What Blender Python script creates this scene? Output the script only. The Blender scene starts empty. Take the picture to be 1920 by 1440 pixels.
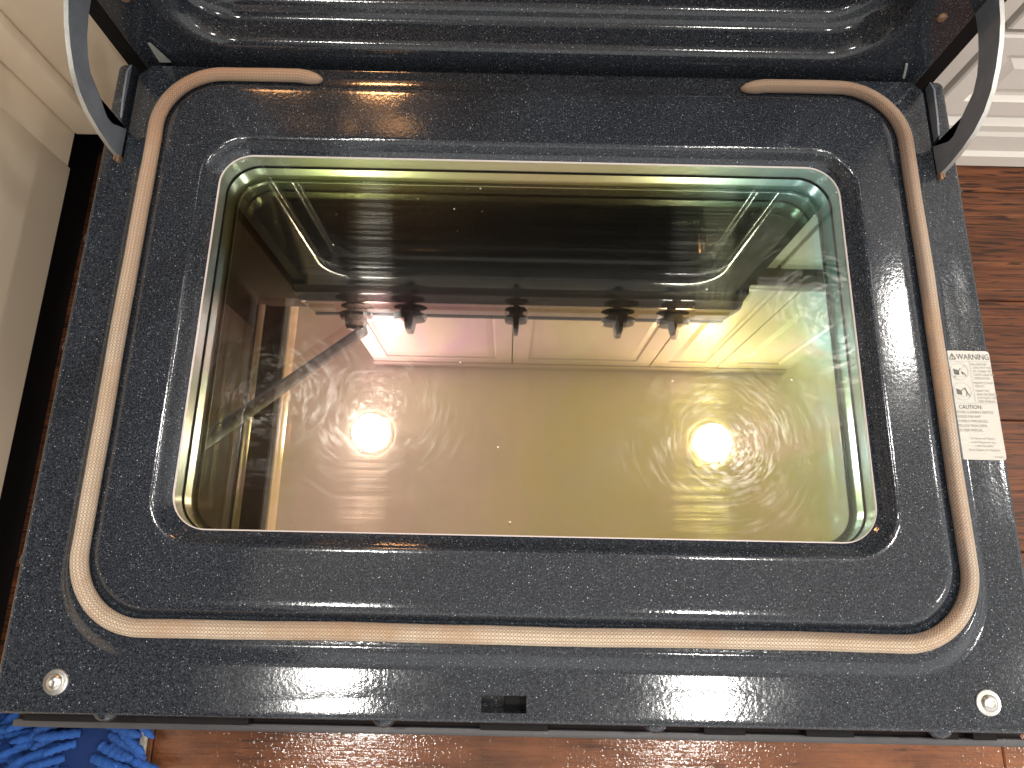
import bpy, bmesh, math, random
from mathutils import Matrix, Vector

random.seed(7)
SC = bpy.context.scene
COL = SC.collection
ZD = 0.28            # height of the open door's inner face above the floor; door-level coordinates are lifted by this

# ------------------------------------------------------------------ camera
cam_d = bpy.data.cameras.new("camera")
cam = bpy.data.objects.new("camera", cam_d)
COL.objects.link(cam)
_X = Vector((0.99977353, 0.02019949, 0.00669784))
_U = Vector((-0.02123538, 0.96752487, 0.25188229))
_F = Vector((0.00139243, 0.25196748, -0.9677347))
m = Matrix.Identity(4)
for i in range(3):
    m[i][0], m[i][1], m[i][2] = _X[i], _U[i], -_F[i]
m[0][3], m[1][3], m[2][3] = -0.01244916, -0.42065615, 0.50514474 + ZD
cam.matrix_world = m
cam_d.sensor_width = 36.0
cam_d.sensor_fit = 'HORIZONTAL'
cam_d.lens = 36.0 * 1244.183 / 1920.0
cam_d.clip_start = 0.01
cam_d.clip_end = 100
SC.camera = cam

# ------------------------------------------------------------------ world, exposure
world = bpy.data.worlds.new("World")
SC.world = world
world.use_nodes = True
wb = world.node_tree.nodes['Background']
wb.inputs['Color'].default_value = (1.0, 0.97, 0.93, 1)
wb.inputs['Strength'].default_value = 0.80
SC.view_settings.view_transform = 'Standard'
SC.view_settings.look = 'None'
SC.view_settings.exposure = 0.6
SC.view_settings.gamma = 1.0
SC.view_settings.use_curve_mapping = False
SC.render.engine = 'CYCLES'
cy = SC.cycles
cy.use_denoising = True
try:
    cy.denoiser = 'OPENIMAGEDENOISE'
    cy.denoising_input_passes = 'RGB_ALBEDO_NORMAL'
    cy.denoising_prefilter = 'ACCURATE'
except Exception:
    pass
cy.max_bounces = 8
cy.diffuse_bounces = 3
cy.glossy_bounces = 5
cy.transparent_max_bounces = 8
cy.sample_clamp_indirect = 12.0
cy.caustics_reflective = True
cy.caustics_refractive = False
LIGHT_POWER = 180.0

# ------------------------------------------------------------------ node helpers
class NT:
    def __init__(self, name):
        self.m = bpy.data.materials.new(name)
        self.m.use_nodes = True
        self.t = self.m.node_tree
        self.t.nodes.clear()
        self.out = self.t.nodes.new('ShaderNodeOutputMaterial')
    def n(self, typ, ins=None, **props):
        nd = self.t.nodes.new(typ)
        for k, v in props.items():
            setattr(nd, k, v)
        for k, v in (ins or {}).items():
            self.set(nd.inputs[k], v)
        return nd
    def set(self, sock, v):
        if isinstance(v, bpy.types.NodeSocket):
            self.t.links.new(v, sock)
        elif isinstance(v, bpy.types.Node):
            self.t.links.new(v.outputs[0], sock)
        else:
            if isinstance(v, (tuple, list)) and len(v) == 3 and sock.type == 'RGBA':
                v = (*v, 1)
            sock.default_value = v
    def pos(self):
        return self.n('ShaderNodeNewGeometry').outputs['Position']
    def mapping(self, vec, scale=(1, 1, 1), loc=(0, 0, 0), rot=(0, 0, 0)):
        return self.n('ShaderNodeMapping', {'Vector': vec, 'Scale': scale, 'Location': loc, 'Rotation': rot}).outputs[0]
    def noise(self, vec, scale, detail=2.0, rough=0.5, dist=0.0):
        return self.n('ShaderNodeTexNoise', {'Vector': vec, 'Scale': scale, 'Detail': detail, 'Roughness': rough, 'Distortion': dist})
    def ramp(self, fac, stops, interp='LINEAR'):
        r = self.n('ShaderNodeValToRGB', {'Fac': fac})
        cr = r.color_ramp
        cr.interpolation = interp
        while len(cr.elements) > 1:
            cr.elements.remove(cr.elements[-1])
        for i, (p, c) in enumerate(stops):
            e = cr.elements[0] if i == 0 else cr.elements.new(p)
            e.position = p
            if not isinstance(c, (tuple, list)):
                c = (c, c, c)
            e.color = (*c, 1)
        return r.outputs[0]
    def math(self, op, a, b=0.0, c=0.0, clamp=False):
        nd = self.n('ShaderNodeMath', operation=op, use_clamp=clamp)
        self.set(nd.inputs[0], a); self.set(nd.inputs[1], b); self.set(nd.inputs[2], c)
        return nd.outputs[0]
    def mix(self, fac, a, b, blend='MIX'):
        nd = self.n('ShaderNodeMix', data_type='RGBA', blend_type=blend)
        self.set(nd.inputs[0], fac); self.set(nd.inputs[6], a); self.set(nd.inputs[7], b)
        return nd.outputs[2]
    def bump(self, height, strength, dist, normal=None):
        ins = {'Height': height, 'Strength': strength, 'Distance': dist}
        if normal is not None:
            ins['Normal'] = normal
        return self.n('ShaderNodeBump', ins).outputs[0]
    def pbr(self, **ins):
        b = self.n('ShaderNodeBsdfPrincipled')
        for k, v in ins.items():
            self.set(b.inputs[k.replace('_', ' ')], v)
        return b
    def finish(self, shader):
        self.t.links.new(shader.outputs[0] if isinstance(shader, bpy.types.Node) else shader, self.out.inputs['Surface'])
        return self.m

def simple(name, col, rough=0.5, metal=0.0, bump=0.0, bscale=300.0, var=0.0, vscale=20.0, spec=.5):
    t = NT(name)
    p = t.pos()
    c = col
    if var:
        nz = t.noise(p, vscale, 4, .6)
        c = t.mix(nz.outputs[0], tuple(x * (1 - var) for x in col), tuple(min(1, x * (1 + var)) for x in col))
    ins = dict(Base_Color=c, Roughness=rough, Metallic=metal, Specular_IOR_Level=spec)
    if bump:
        ins['Normal'] = t.bump(t.noise(p, bscale, 3).outputs[0], bump, 0.001)
    return t.finish(t.pbr(**ins))

def mat_enamel():
    t = NT('speckled_enamel')
    p = t.pos()
    # fine grain, three sizes of pale flecks
    grain = t.noise(p, 820, 2, .65).outputs[0]
    tone = t.noise(p, 16, 3, .5).outputs[0]
    base = t.mix(t.ramp(grain, [(.38, 0.0), (.66, 1.0)]), (0.009, 0.0105, 0.0135), (0.040, 0.046, 0.056))
    base = t.mix(t.math('MULTIPLY', tone, .35), base, (0.012, 0.018, 0.027))
    def flecks(scale, size, keep):
        v = t.n('ShaderNodeTexVoronoi', {'Vector': p, 'Scale': scale})
        near = t.ramp(v.outputs['Distance'], [(size * .4, 1.0), (size, 0.0)])
        sel = t.n('ShaderNodeSeparateColor', {'Color': v.outputs['Color']}).outputs[0]
        return t.math('MULTIPLY', near, t.math('GREATER_THAN', sel, keep)), sel
    f1, s1 = flecks(1000, .50, .74)
    f2, s2 = flecks(760, .34, .91)
    f3, s3 = flecks(600, .27, .965)
    base = t.mix(t.math('MULTIPLY', f1, .55), base, (0.13, 0.145, 0.17))
    base = t.mix(t.math('MULTIPLY', f2, .75), base, (0.30, 0.33, 0.37))
    base = t.mix(t.math('MULTIPLY', f3, .9), base, (0.62, 0.66, 0.70))
    peel = t.noise(p, 300, 2, .5).outputs[0]
    fine = t.noise(p, 900, 2, .5).outputs[0]
    nb = t.bump(peel, .085, .001)
    nb = t.bump(fine, .05, .0005, nb)
    sm = t.noise(p, 22, 4, .6).outputs[0]
    rough = t.ramp(sm, [(.35, .085), (.7, .15)])
    return t.finish(t.pbr(Base_Color=base, Roughness=rough, IOR=1.58, Normal=nb))

def mat_gasket():
    t = NT('braided_gasket')
    p = t.pos()
    uv = t.n('ShaderNodeTexCoord').outputs['UV']
    su = t.n('ShaderNodeSeparateXYZ', {'Vector': uv})
    u, v = su.outputs[0], su.outputs[1]
    # knit: crossing waves along the length (u in metres, v round the tube)
    row = t.math('SINE', t.math('MULTIPLY', v, 2 * math.pi * 15))
    shift = t.math('MULTIPLY', t.math('SIGN', row), 0.5)
    st = t.math('SINE', t.math('MULTIPLY_ADD', u, 2 * math.pi / .0026, t.math('MULTIPLY', shift, 3.1)))
    knit = t.math('MULTIPLY_ADD', t.math('MULTIPLY', t.math('ABSOLUTE', row), st), .5, .5)
    blot = t.noise(p, 26, 5, .65).outputs[0]
    fineb = t.noise(p, 180, 3, .6).outputs[0]
    base = t.mix(t.ramp(blot, [(.3, 0.0), (.7, 1.0)]), (0.55, 0.42, 0.29), (0.68, 0.57, 0.44))
    # baked-on brown: the top run and its corners
    sp = t.n('ShaderNodeSeparateXYZ', {'Vector': p})
    top = t.n('ShaderNodeMapRange', {'Value': sp.outputs[1], 'From Min': -.26, 'From Max': -.03})
    corner = t.n('ShaderNodeMapRange', {'Value': t.math('ABSOLUTE', sp.outputs[0]), 'From Min': .2, 'From Max': .315})
    st1 = t.math('MULTIPLY', top.outputs[0], t.math('MULTIPLY_ADD', corner.outputs[0], .55, .45))
    st1 = t.math('MULTIPLY', st1, t.ramp(blot, [(.25, .35), (.6, 1.0)]), clamp=True)
    base = t.mix(t.math('MULTIPLY', st1, .85, clamp=True), base, (0.36, 0.185, 0.095))
    base = t.mix(t.n('ShaderNodeMapRange', {'Value': sp.outputs[0], 'From Min': .30, 'From Max': .32, 'To Max': .5}).outputs[0], base, t.mix(top.outputs[0], (.40, .34, .28), (.30, .19, .12)))
    inner = t.ramp(v, [(.0, 0.0), (.25, 0.0), (.35, 1.0), (.8, 1.0), (.95, 0)])
    soot_shade = t.math('MULTIPLY', inner, t.math('MULTIPLY_ADD', t.n('ShaderNodeMapRange', {'Value': sp.outputs[0], 'From Min': .05, 'From Max': .31}).outputs[0], .62, .28))
    base = t.mix(soot_shade, base, (0.075, 0.050, 0.036))  # soot plus shade painted onto the inner side of the braid
    base = t.mix(t.ramp(knit, [(.15, .75), (.50, 0.0)]), base, (0.17, 0.11, 0.07))
    base = t.mix(t.ramp(row, [(.0, .45), (.35, 0.0)]), base, (0.22, 0.14, 0.09))
    patch = t.ramp(t.noise(t.mapping(p, (1, 1, 1), (3.1, 7.7, 0)), 9, 5, .7).outputs[0], [(.52, 0.0), (.68, .75)])
    base = t.mix(patch, base, (0.34, 0.20, 0.11))
    base = t.mix(t.ramp(fineb, [(.62, 0), (.75, .35)]), base, (0.25, 0.13, 0.06))
    nb = t.bump(knit, .9, .0007)
    return t.finish(t.pbr(Base_Color=base, Roughness=.75, Normal=nb, Sheen_Weight=.15))

def scratch_mask(t, p):
    """fine wiping arcs left on the glass, about several hand-wipe centres, broken into short strokes"""
    tot = None
    for k, (cx, cyy, pitch, seed, rad) in enumerate(((-.118, -.305, .0030, 1.3, .085), (.158, -.328, .0028, 4.1, .115), (.245, -.22, .0026, 9.4, .14), (-.20, -.30, .0030, 5.5, .10))):
        q = t.mapping(p, (1, 1, 0), (-cx, -cyy, 0))
        wq = t.n('ShaderNodeVectorMath', {0: q, 1: t.n('ShaderNodeVectorMath', {0: t.noise(t.mapping(p, (1, 1, 0), (seed, 0, 0)), 18, 2, .5).outputs['Color'], 1: (.006, .006, 0)}, operation='MULTIPLY').outputs[0]}, operation='ADD').outputs[0]
        ln = t.n('ShaderNodeVectorMath', {0: wq}, operation='LENGTH').outputs['Value']
        sep = t.n('ShaderNodeSeparateXYZ', {'Vector': q})
        ang = t.math('ARCTAN2', sep.outputs[1], sep.outputs[0])
        pol = t.n('ShaderNodeCombineXYZ', {'X': t.math('DIVIDE', ln, pitch), 'Y': t.math('MULTIPLY', ang, 2.6), 'Z': seed}).outputs[0]
        strokes = t.noise(pol, 1.0, 4, .62).outputs[0]
        fall = t.n('ShaderNodeMapRange', {'Value': ln, 'From Min': .012, 'From Max': rad, 'To Min': 1.0, 'To Max': 0.0}).outputs[0]
        brk = t.ramp(t.noise(t.mapping(p, (1, 1, 0), (seed, seed, 0)), 22, 3, .6, 1.0).outputs[0], [(.42, 0.0), (.64, 1.0)])
        r = t.math('MULTIPLY', t.ramp(strokes, [(.46, 0.0), (.78, 1.0)]), t.math('MULTIPLY', fall, brk))
        tot = r if tot is None else t.math('MAXIMUM', tot, r)
    return tot

def mat_clear_glass():
    t = NT('clear_oven_glass')
    p = t.pos()
    fres = t.n('ShaderNodeFresnel', {'IOR': 1.62})
    sm = t.noise(p, 14, 5, .65).outputs[0]
    tr = t.n('ShaderNodeBsdfTransparent', {'Color': (.95, .97, .95)})
    gl = t.n('ShaderNodeBsdfGlossy', {'Color': (1, 1, 1), 'Roughness': .004})
    haze = t.n('ShaderNodeBsdfAnisotropic' if hasattr(bpy.types, 'ShaderNodeBsdfAnisotropic') else 'ShaderNodeBsdfGlossy',
               {'Color': (1, .96, .88), 'Roughness': .28})
    a = t.n('ShaderNodeMixShader', {0: t.math('MULTIPLY', fres.outputs[0], 1.25), 1: tr, 2: gl})
    scr = scratch_mask(t, p)
    specks = t.n('ShaderNodeTexVoronoi', {'Vector': t.mapping(p, (1, 1, 0)), 'Scale': 95})
    ssel = t.n('ShaderNodeSeparateColor', {'Color': specks.outputs['Color']}).outputs[0]
    sp = t.math('MULTIPLY', t.ramp(specks.outputs['Distance'], [(.05, 1.0), (.09, 0.0)]), t.math('GREATER_THAN', ssel, .93))
    hz = t.math('MULTIPLY_ADD', scr, .17, t.math('MULTIPLY', sm, .012))
    b = t.n('ShaderNodeMixShader', {0: hz, 1: a, 2: haze})
    dust = t.n('ShaderNodeBsdfDiffuse', {'Color': (.8, .78, .72)})
    c = t.n('ShaderNodeMixShader', {0: t.math('MULTIPLY', sp, .6), 1: b, 2: dust})
    return t.finish(c)

def mat_coated_glass():
    """heat-reflecting coated pane: a mirror whose interference colour wanders over the sheet"""
    t = NT('coated_mirror_glass')
    p = t.pos()
    s = t.n('ShaderNodeSeparateXYZ', {'Vector': p})
    wob = t.noise(t.mapping(p, (1, .6, 0)), 9, 3, .55, .6).outputs[0]
    ux = t.math('ADD', t.n('ShaderNodeMapRange', {'Value': s.outputs[0], 'From Min': -.27, 'From Max': .27}).outputs[0],
                t.math('MULTIPLY_ADD', wob, .30, -.15))
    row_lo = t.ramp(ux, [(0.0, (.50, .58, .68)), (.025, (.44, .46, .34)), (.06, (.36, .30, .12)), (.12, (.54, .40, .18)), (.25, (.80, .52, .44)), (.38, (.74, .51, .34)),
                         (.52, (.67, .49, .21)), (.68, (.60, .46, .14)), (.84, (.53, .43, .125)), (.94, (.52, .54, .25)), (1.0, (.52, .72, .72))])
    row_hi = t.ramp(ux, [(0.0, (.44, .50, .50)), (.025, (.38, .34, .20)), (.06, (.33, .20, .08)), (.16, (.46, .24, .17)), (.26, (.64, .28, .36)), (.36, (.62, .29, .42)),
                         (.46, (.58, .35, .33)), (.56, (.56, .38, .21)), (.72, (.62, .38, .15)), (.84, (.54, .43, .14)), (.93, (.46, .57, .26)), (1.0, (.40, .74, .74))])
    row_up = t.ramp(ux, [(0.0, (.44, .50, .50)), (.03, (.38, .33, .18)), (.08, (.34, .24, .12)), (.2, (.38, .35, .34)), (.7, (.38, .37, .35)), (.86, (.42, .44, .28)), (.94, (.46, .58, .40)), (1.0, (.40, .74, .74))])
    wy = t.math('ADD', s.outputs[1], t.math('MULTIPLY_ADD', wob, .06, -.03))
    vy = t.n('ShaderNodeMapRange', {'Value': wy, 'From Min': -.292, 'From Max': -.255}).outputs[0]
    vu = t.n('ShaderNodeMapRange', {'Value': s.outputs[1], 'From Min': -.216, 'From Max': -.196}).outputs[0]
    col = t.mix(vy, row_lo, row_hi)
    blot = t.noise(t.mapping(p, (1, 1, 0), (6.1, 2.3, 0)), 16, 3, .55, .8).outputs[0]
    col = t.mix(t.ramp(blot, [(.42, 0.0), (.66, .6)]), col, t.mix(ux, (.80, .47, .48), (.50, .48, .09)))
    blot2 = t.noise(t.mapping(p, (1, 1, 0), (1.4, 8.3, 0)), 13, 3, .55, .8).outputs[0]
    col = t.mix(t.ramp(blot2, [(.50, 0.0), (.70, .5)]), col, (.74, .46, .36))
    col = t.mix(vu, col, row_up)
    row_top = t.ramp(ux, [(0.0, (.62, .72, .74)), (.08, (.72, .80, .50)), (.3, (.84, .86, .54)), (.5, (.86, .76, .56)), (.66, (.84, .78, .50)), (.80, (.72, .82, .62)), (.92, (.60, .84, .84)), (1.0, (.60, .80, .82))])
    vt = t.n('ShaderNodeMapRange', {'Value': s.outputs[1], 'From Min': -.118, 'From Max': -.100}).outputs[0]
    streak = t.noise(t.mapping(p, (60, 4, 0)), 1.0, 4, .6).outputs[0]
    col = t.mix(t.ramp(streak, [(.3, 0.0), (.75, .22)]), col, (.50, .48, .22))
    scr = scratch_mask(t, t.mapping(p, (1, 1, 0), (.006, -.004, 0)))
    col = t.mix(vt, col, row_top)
    rough = t.math('MULTIPLY_ADD', scr, .05, .012)
    sharp = t.pbr(Base_Color=col, Metallic=1.0, Roughness=rough)
    along = t.n('ShaderNodeCombineXYZ', {'X': 1.0, 'Y': 0.0, 'Z': 0.0}).outputs[0]
    wipe = t.n('ShaderNodeBsdfAnisotropic', {'Color': col, 'Roughness': .15, 'Anisotropy': .93, 'Tangent': along})
    lines = t.ramp(t.noise(t.mapping(p, (5, 420, 0)), 1.0, 4, .6, .3).outputs[0], [(.42, 0.0), (.66, 1.0)])
    band = t.ramp(t.noise(t.mapping(p, (3, 22, 0), (0, 4.3, 0)), 1.0, 2, .5).outputs[0], [(.38, 0.15), (.6, 1.0)])
    mixf = t.math('MULTIPLY_ADD', t.math('MULTIPLY', lines, band), .08, .004)
    a = t.n('ShaderNodeMixShader', {0: mixf, 1: sharp, 2: wipe})
    glow = t.n('ShaderNodeBsdfAnisotropic', {'Color': col, 'Roughness': .20})
    sm = t.ramp(t.noise(t.mapping(p, (1, 1, 0), (2.2, .4, 0)), 12, 3, .6, .8).outputs[0], [(.42, 0.0), (.75, .03)])
    b = t.n('ShaderNodeMixShader', {0: sm, 1: a, 2: glow})
    return t.finish(b)

def mat_window_frame():
    t = NT('window_frame_metal')
    p = t.pos()
    s = t.n('ShaderNodeSeparateXYZ', {'Vector': p})
    ux = t.n('ShaderNodeMapRange', {'Value': s.outputs[0], 'From Min': -.27, 'From Max': .27}).outputs[0]
    col = t.ramp(ux, [(0.0, (.74, .82, .88)), (.07, (.78, .84, .82)), (.14, (.84, .90, .60)), (.3, (.90, .91, .70)), (.55, (.92, .84, .72)), (.75, (.90, .90, .70)), (.9, (.80, .89, .88)), (1, (.80, .86, .86))])
    return t.finish(t.pbr(Base_Color=col, Metallic=.7, Roughness=.22, Normal=t.bump(t.noise(p, 60, 2).outputs[0], .1, .001)))

def mat_wood(floor=True):
    t = NT('wood_plank')
    p = t.pos()
    oi = t.n('ShaderNodeObjectInfo')
    rnd = oi.outputs['Random']
    off = t.n('ShaderNodeCombineXYZ', {'X': t.math('MULTIPLY', rnd, 37.0), 'Y': t.math('MULTIPLY', rnd, 11.0), 'Z': 0.0})
    q = t.n('ShaderNodeVectorMath', {0: p, 1: off}, operation='ADD').outputs[0]
    g1 = t.noise(t.mapping(q, (2.2, 34, 1)), 1.0, 5, .62, 1.2).outputs[0]
    g2 = t.noise(t.mapping(q, (7, 170, 1)), 1.0, 4, .65, .5).outputs[0]
    g3 = t.noise(t.mapping(q, (15, 300, 1), (3, 5, 0)), 1.0, 2, .55, .6).outputs[0]
    col = t.ramp(g1, [(.25, (.062, .018, .006)), (.46, (.145, .045, .016)), (.60, (.205, .070, .026)), (.78, (.30, .12, .050))])
    col = t.mix(t.ramp(g2, [(.42, .65), (.60, 0.0)]), col, (.045, .016, .009))
    col = t.mix(t.ramp(g3, [(.39, .95), (.46, 0.0)]), col, (.012, .006, .005))
    col = t.mix(t.math('MULTIPLY', rnd, .35), col, (.10, .040, .020))
    # wet film and droplets in front of the oven door
    s = t.n('ShaderNodeSeparateXYZ', {'Vector': p})
    wetn = t.noise(p, 11, 5, .65).outputs[0]
    near = t.n('ShaderNodeMapRange', {'Value': s.outputs[1], 'From Min': -.50, 'From Max': -.60}).outputs[0]
    wet = t.math('MULTIPLY', near, t.ramp(wetn, [(.34, 0.0), (.44, 1.0)]))
    deep = t.ramp(t.noise(t.mapping(p, (1, 2.2, 0), (4.4, 1.7, 0)), 7, 4, .6).outputs[0], [(.40, 0.0), (.62, 1.0)])
    dn = t.noise(p, 260, 3, .7).outputs[0]
    drops = t.n('ShaderNodeTexVoronoi', {'Vector': t.mapping(p, (1, 1, 0)), 'Scale': 240})
    dd = t.ramp(drops.outputs['Distance'], [(.1, 1.0), (.5, 0.0)])
    col = t.mix(t.math('MULTIPLY', wet, .7), col, t.mix(deep, (.24, .082, .026), (.085, .024, .006)))
    rough = t.mix(wet, t.ramp(g1, [(.3, .42), (.7, .55)]), (.55, .55, .55))
    nb = t.bump(t.math('ADD', g2, g3), .25, .0009)
    nb = t.bump(t.math('MULTIPLY', t.math('ADD', t.math('MULTIPLY', dn, 1.0), dd), wet), 1.0, .00012, nb)
    return t.finish(t.pbr(Base_Color=col, Roughness=rough, Normal=nb, Coat_Weight=t.math('MULTIPLY', wet, .8), Coat_Roughness=.09, Specular_IOR_Level=.25, Coat_Normal=nb))

def mat_chenille():
    t = NT('blue_chenille')
    tc = t.n('ShaderNodeTexCoord').outputs['Object']
    p = t.pos()
    rnd = t.n('ShaderNodeObjectInfo').outputs['Random']
    f = t.noise(p, 900, 3, .7).outputs[0]
    col = t.mix(rnd, (.010, .045, .21), (.018, .10, .42))
    col = t.mix(t.ramp(f, [(.35, 0.0), (.7, .6)]), col, (.06, .22, .68))
    return t.finish(t.pbr(Base_Color=col, Roughness=.9, Sheen_Weight=.25, Sheen_Roughness=.4, Sheen_Tint=(.25, .5, 1.0), Normal=t.bump(t.noise(p, 480, 2, .6).outputs[0], .6, .0012)))

def mat_emit(name, col, strength):
    t = NT(name)
    return t.finish(t.n('ShaderNodeEmission', {'Color': col, 'Strength': strength}))

def mat_paint(name, col, rough=.38):
    t = NT(name)
    p = t.pos()
    n1 = t.noise(p, 7, 4, .6).outputs[0]
    c = t.mix(t.ramp(n1, [(.3, 0.0), (.75, .35)]), col, tuple(x * .86 for x in col))
    return t.finish(t.pbr(Base_Color=c, Roughness=rough, Normal=t.bump(t.noise(p, 130, 3).outputs[0], .06, .001)))

M = dict(
    enamel=mat_enamel(), gasket=mat_gasket(), clear=mat_clear_glass(), coated=mat_coated_glass(), wframe=mat_window_frame(),
    wood=mat_wood(), chenille=mat_chenille(),
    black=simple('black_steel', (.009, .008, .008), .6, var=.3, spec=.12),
    gloss_black=simple('dark_front_panel', (.009, .006, .0055), .5, spec=.15),
    edge=simple('grey_edge_trim', (.060, .058, .062), .45, var=.3, vscale=40),
    arm=simple('dark_hinge_steel', (.17, .185, .21), .5, .2, .15, 500, .35, 60),
    raw=simple('worn_bare_steel', (.62, .62, .58), .42, .75, .2, 500, .3, 90),
    rust=simple('rusty_steel', (.22, .13, .08), .6, .4, .3, 600, .5, 300),
    zinc=simple('bright_screw_steel', (.72, .70, .66), .28, .95, .1, 500, .1, 200),
    steel=simple('brushed_stainless', (.62, .60, .57), .05, 1.0),
    knob=simple('black_knob_plastic', (.012, .012, .014), .32, spec=.3),
    white=mat_paint('cream_cabinet_paint', (.92, .77, .58)),
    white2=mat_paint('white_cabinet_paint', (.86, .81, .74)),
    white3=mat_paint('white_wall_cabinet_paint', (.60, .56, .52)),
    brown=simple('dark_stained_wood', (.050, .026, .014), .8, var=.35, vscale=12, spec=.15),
    counter=simple('brown_countertop', (.11, .075, .05), .3, var=.5, vscale=160),
    ceil=simple('ceiling_paint', (.84, .81, .76), .9, bump=.1, bscale=160),
    wall=simple('wall_paint', (.70, .66, .58), .9),
    paper=simple('label_paper', (.43, .405, .355), .42, bump=.05, bscale=200),
    ink=simple('label_ink', (.085, .08, .075), .6),
    ink_soft=simple('label_ink_faded', (.26, .24, .215), .6),
    ink_lines=simple('label_rule_ink', (.40, .38, .35), .6),
    pad=simple('dark_blue_pad', (.008, .035, .16), .9, bump=.5, bscale=500),
    backing=simple('pale_pad_backing', (.60, .56, .48), .8, bump=.4, bscale=700),
    lamp=mat_emit('ceiling_lamp_glow', (1.0, .97, .92), LIGHT_POWER),
    oven_lamp=mat_emit('oven_bulb_glow', (1.0, .48, .18), 90.0),
    lit_rim=simple('lit_glass_edge', (.62, .55, .53), .4),
    trim=simple('white_light_trim', (.8, .78, .74), .5),
)

# ------------------------------------------------------------------ mesh helpers (door-level z in, lifted by ZD)
def link(name, me, parent=None):
    o = bpy.data.objects.new(name, me)
    COL.objects.link(o)
    if parent is not None:
        o.parent = parent
        o.matrix_parent_inverse = WORLD[parent.name].inverted()
    WORLD[o.name] = Matrix.Identity(4)
    return o
WORLD = {}

def thing(name, loc, label, cat, group=None):
    o = bpy.data.objects.new(name, None)
    COL.objects.link(o)
    o.empty_display_size = .05
    o.location = (loc[0], loc[1], loc[2] + ZD)
    WORLD[o.name] = Matrix.Translation(o.location)
    return tag(o, label, cat, group)

def tag(o, label, cat, group=None):
    o['label'] = label
    o['category'] = cat
    if group:
        o['group'] = group
    return o

def sharpen(bm, deg=38):
    bm.normal_update()
    for f in bm.faces:
        f.smooth = True
    for e in bm.edges:
        e.smooth = not (len(e.link_faces) == 2 and e.calc_face_angle(0) > math.radians(deg))

def fin(name, bm, mat, parent=None, sharp=38, lift=True, recalc=True):
    if recalc:
        bmesh.ops.recalc_face_normals(bm, faces=bm.faces)
    sharpen(bm, sharp)
    if lift:
        bmesh.ops.translate(bm, verts=bm.verts, vec=(0, 0, ZD))
    me = bpy.data.meshes.new(name)
    bm.to_mesh(me)
    bm.free()
    for mm in (mat if isinstance(mat, (list, tuple)) else [mat]):
        me.materials.append(mm)
    return link(name, me, parent)

def box(bm, x0, x1, y0, y1, z0, z1, bev=0.0, mi=0):
    vs = [bm.verts.new(v) for v in ((x0, y0, z0), (x1, y0, z0), (x1, y1, z0), (x0, y1, z0), (x0, y0, z1), (x1, y0, z1), (x1, y1, z1), (x0, y1, z1))]
    fs = [bm.faces.new([vs[i] for i in q]) for q in ((3, 2, 1, 0), (4, 5, 6, 7), (0, 1, 5, 4), (1, 2, 6, 5), (2, 3, 7, 6), (3, 0, 4, 7))]
    for f in fs:
        f.material_index = mi
    if bev:
        es = list({e for f in fs for e in f.edges})
        bmesh.ops.bevel(bm, geom=es, offset=bev, segments=2, affect='EDGES', profile=.5)
    return bm

def B(name, mat, parent, *args, bev=0.0):
    bm = bmesh.new()
    box(bm, *args, bev=bev)
    return fin(name, bm, mat, parent)

def rring(x0, x1, y0, y1, r, n=12, ns=1):
    """rounded rectangle, counter-clockwise"""
    pts = []
    for cx, cyy, a0 in ((x1 - r, y1 - r, 0), (x0 + r, y1 - r, 90), (x0 + r, y0 + r, 180), (x1 - r, y0 + r, 270)):
        for i in range(n + 1):
            a = math.radians(a0 + 90 * i / n)
            pts.append((cx + r * math.cos(a), cyy + r * math.sin(a)))
    return pts

def loft(bm, rings, closed=True, loop=False):
    vr = [[bm.verts.new(p) for p in r] for r in rings]
    k = len(vr)
    for a in range(k if loop else k - 1):
        A, C = vr[a], vr[(a + 1) % k]
        n = len(A)
        for i in range(n if closed else n - 1):
            j = (i + 1) % n
            bm.faces.new((A[i], A[j], C[j], C[i]))
    return vr

def lathe(bm, prof, loc, n=24, axis='z', mi=0):
    rings = []
    for r, h in prof:
        ring = []
        for i in range(n):
            a = 2 * math.pi * i / n
            c, s = r * math.cos(a), r * math.sin(a)
            ring.append((loc[0] + c, loc[1] + s, loc[2] + h) if axis == 'z' else (loc[0] + c, loc[1] - h, loc[2] + s))
        rings.append(ring)
    vr = loft(bm, rings)
    bm.faces.new(vr[-1]); bm.faces.new(list(reversed(vr[0])))

def tube(bm, pts, r, n=10, cap=True):
    rings = []
    for i, p in enumerate(pts):
        a = Vector(pts[max(0, i - 1)]); b = Vector(pts[min(len(pts) - 1, i + 1)])
        d = (b - a).normalized()
        up = Vector((0, 0, 1)) if abs(d.z) < .9 else Vector((1, 0, 0))
        s = d.cross(up).normalized(); u = s.cross(d)
        rr = r[i] if isinstance(r, (list, tuple)) else r
        rings.append([tuple(Vector(p) + rr * (math.cos(2 * math.pi * k / n) * s + math.sin(2 * math.pi * k / n) * u)) for k in range(n)])
    vr = loft(bm, rings)
    if cap:
        bm.faces.new(vr[0]); bm.faces.new(list(reversed(vr[-1])))

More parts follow.
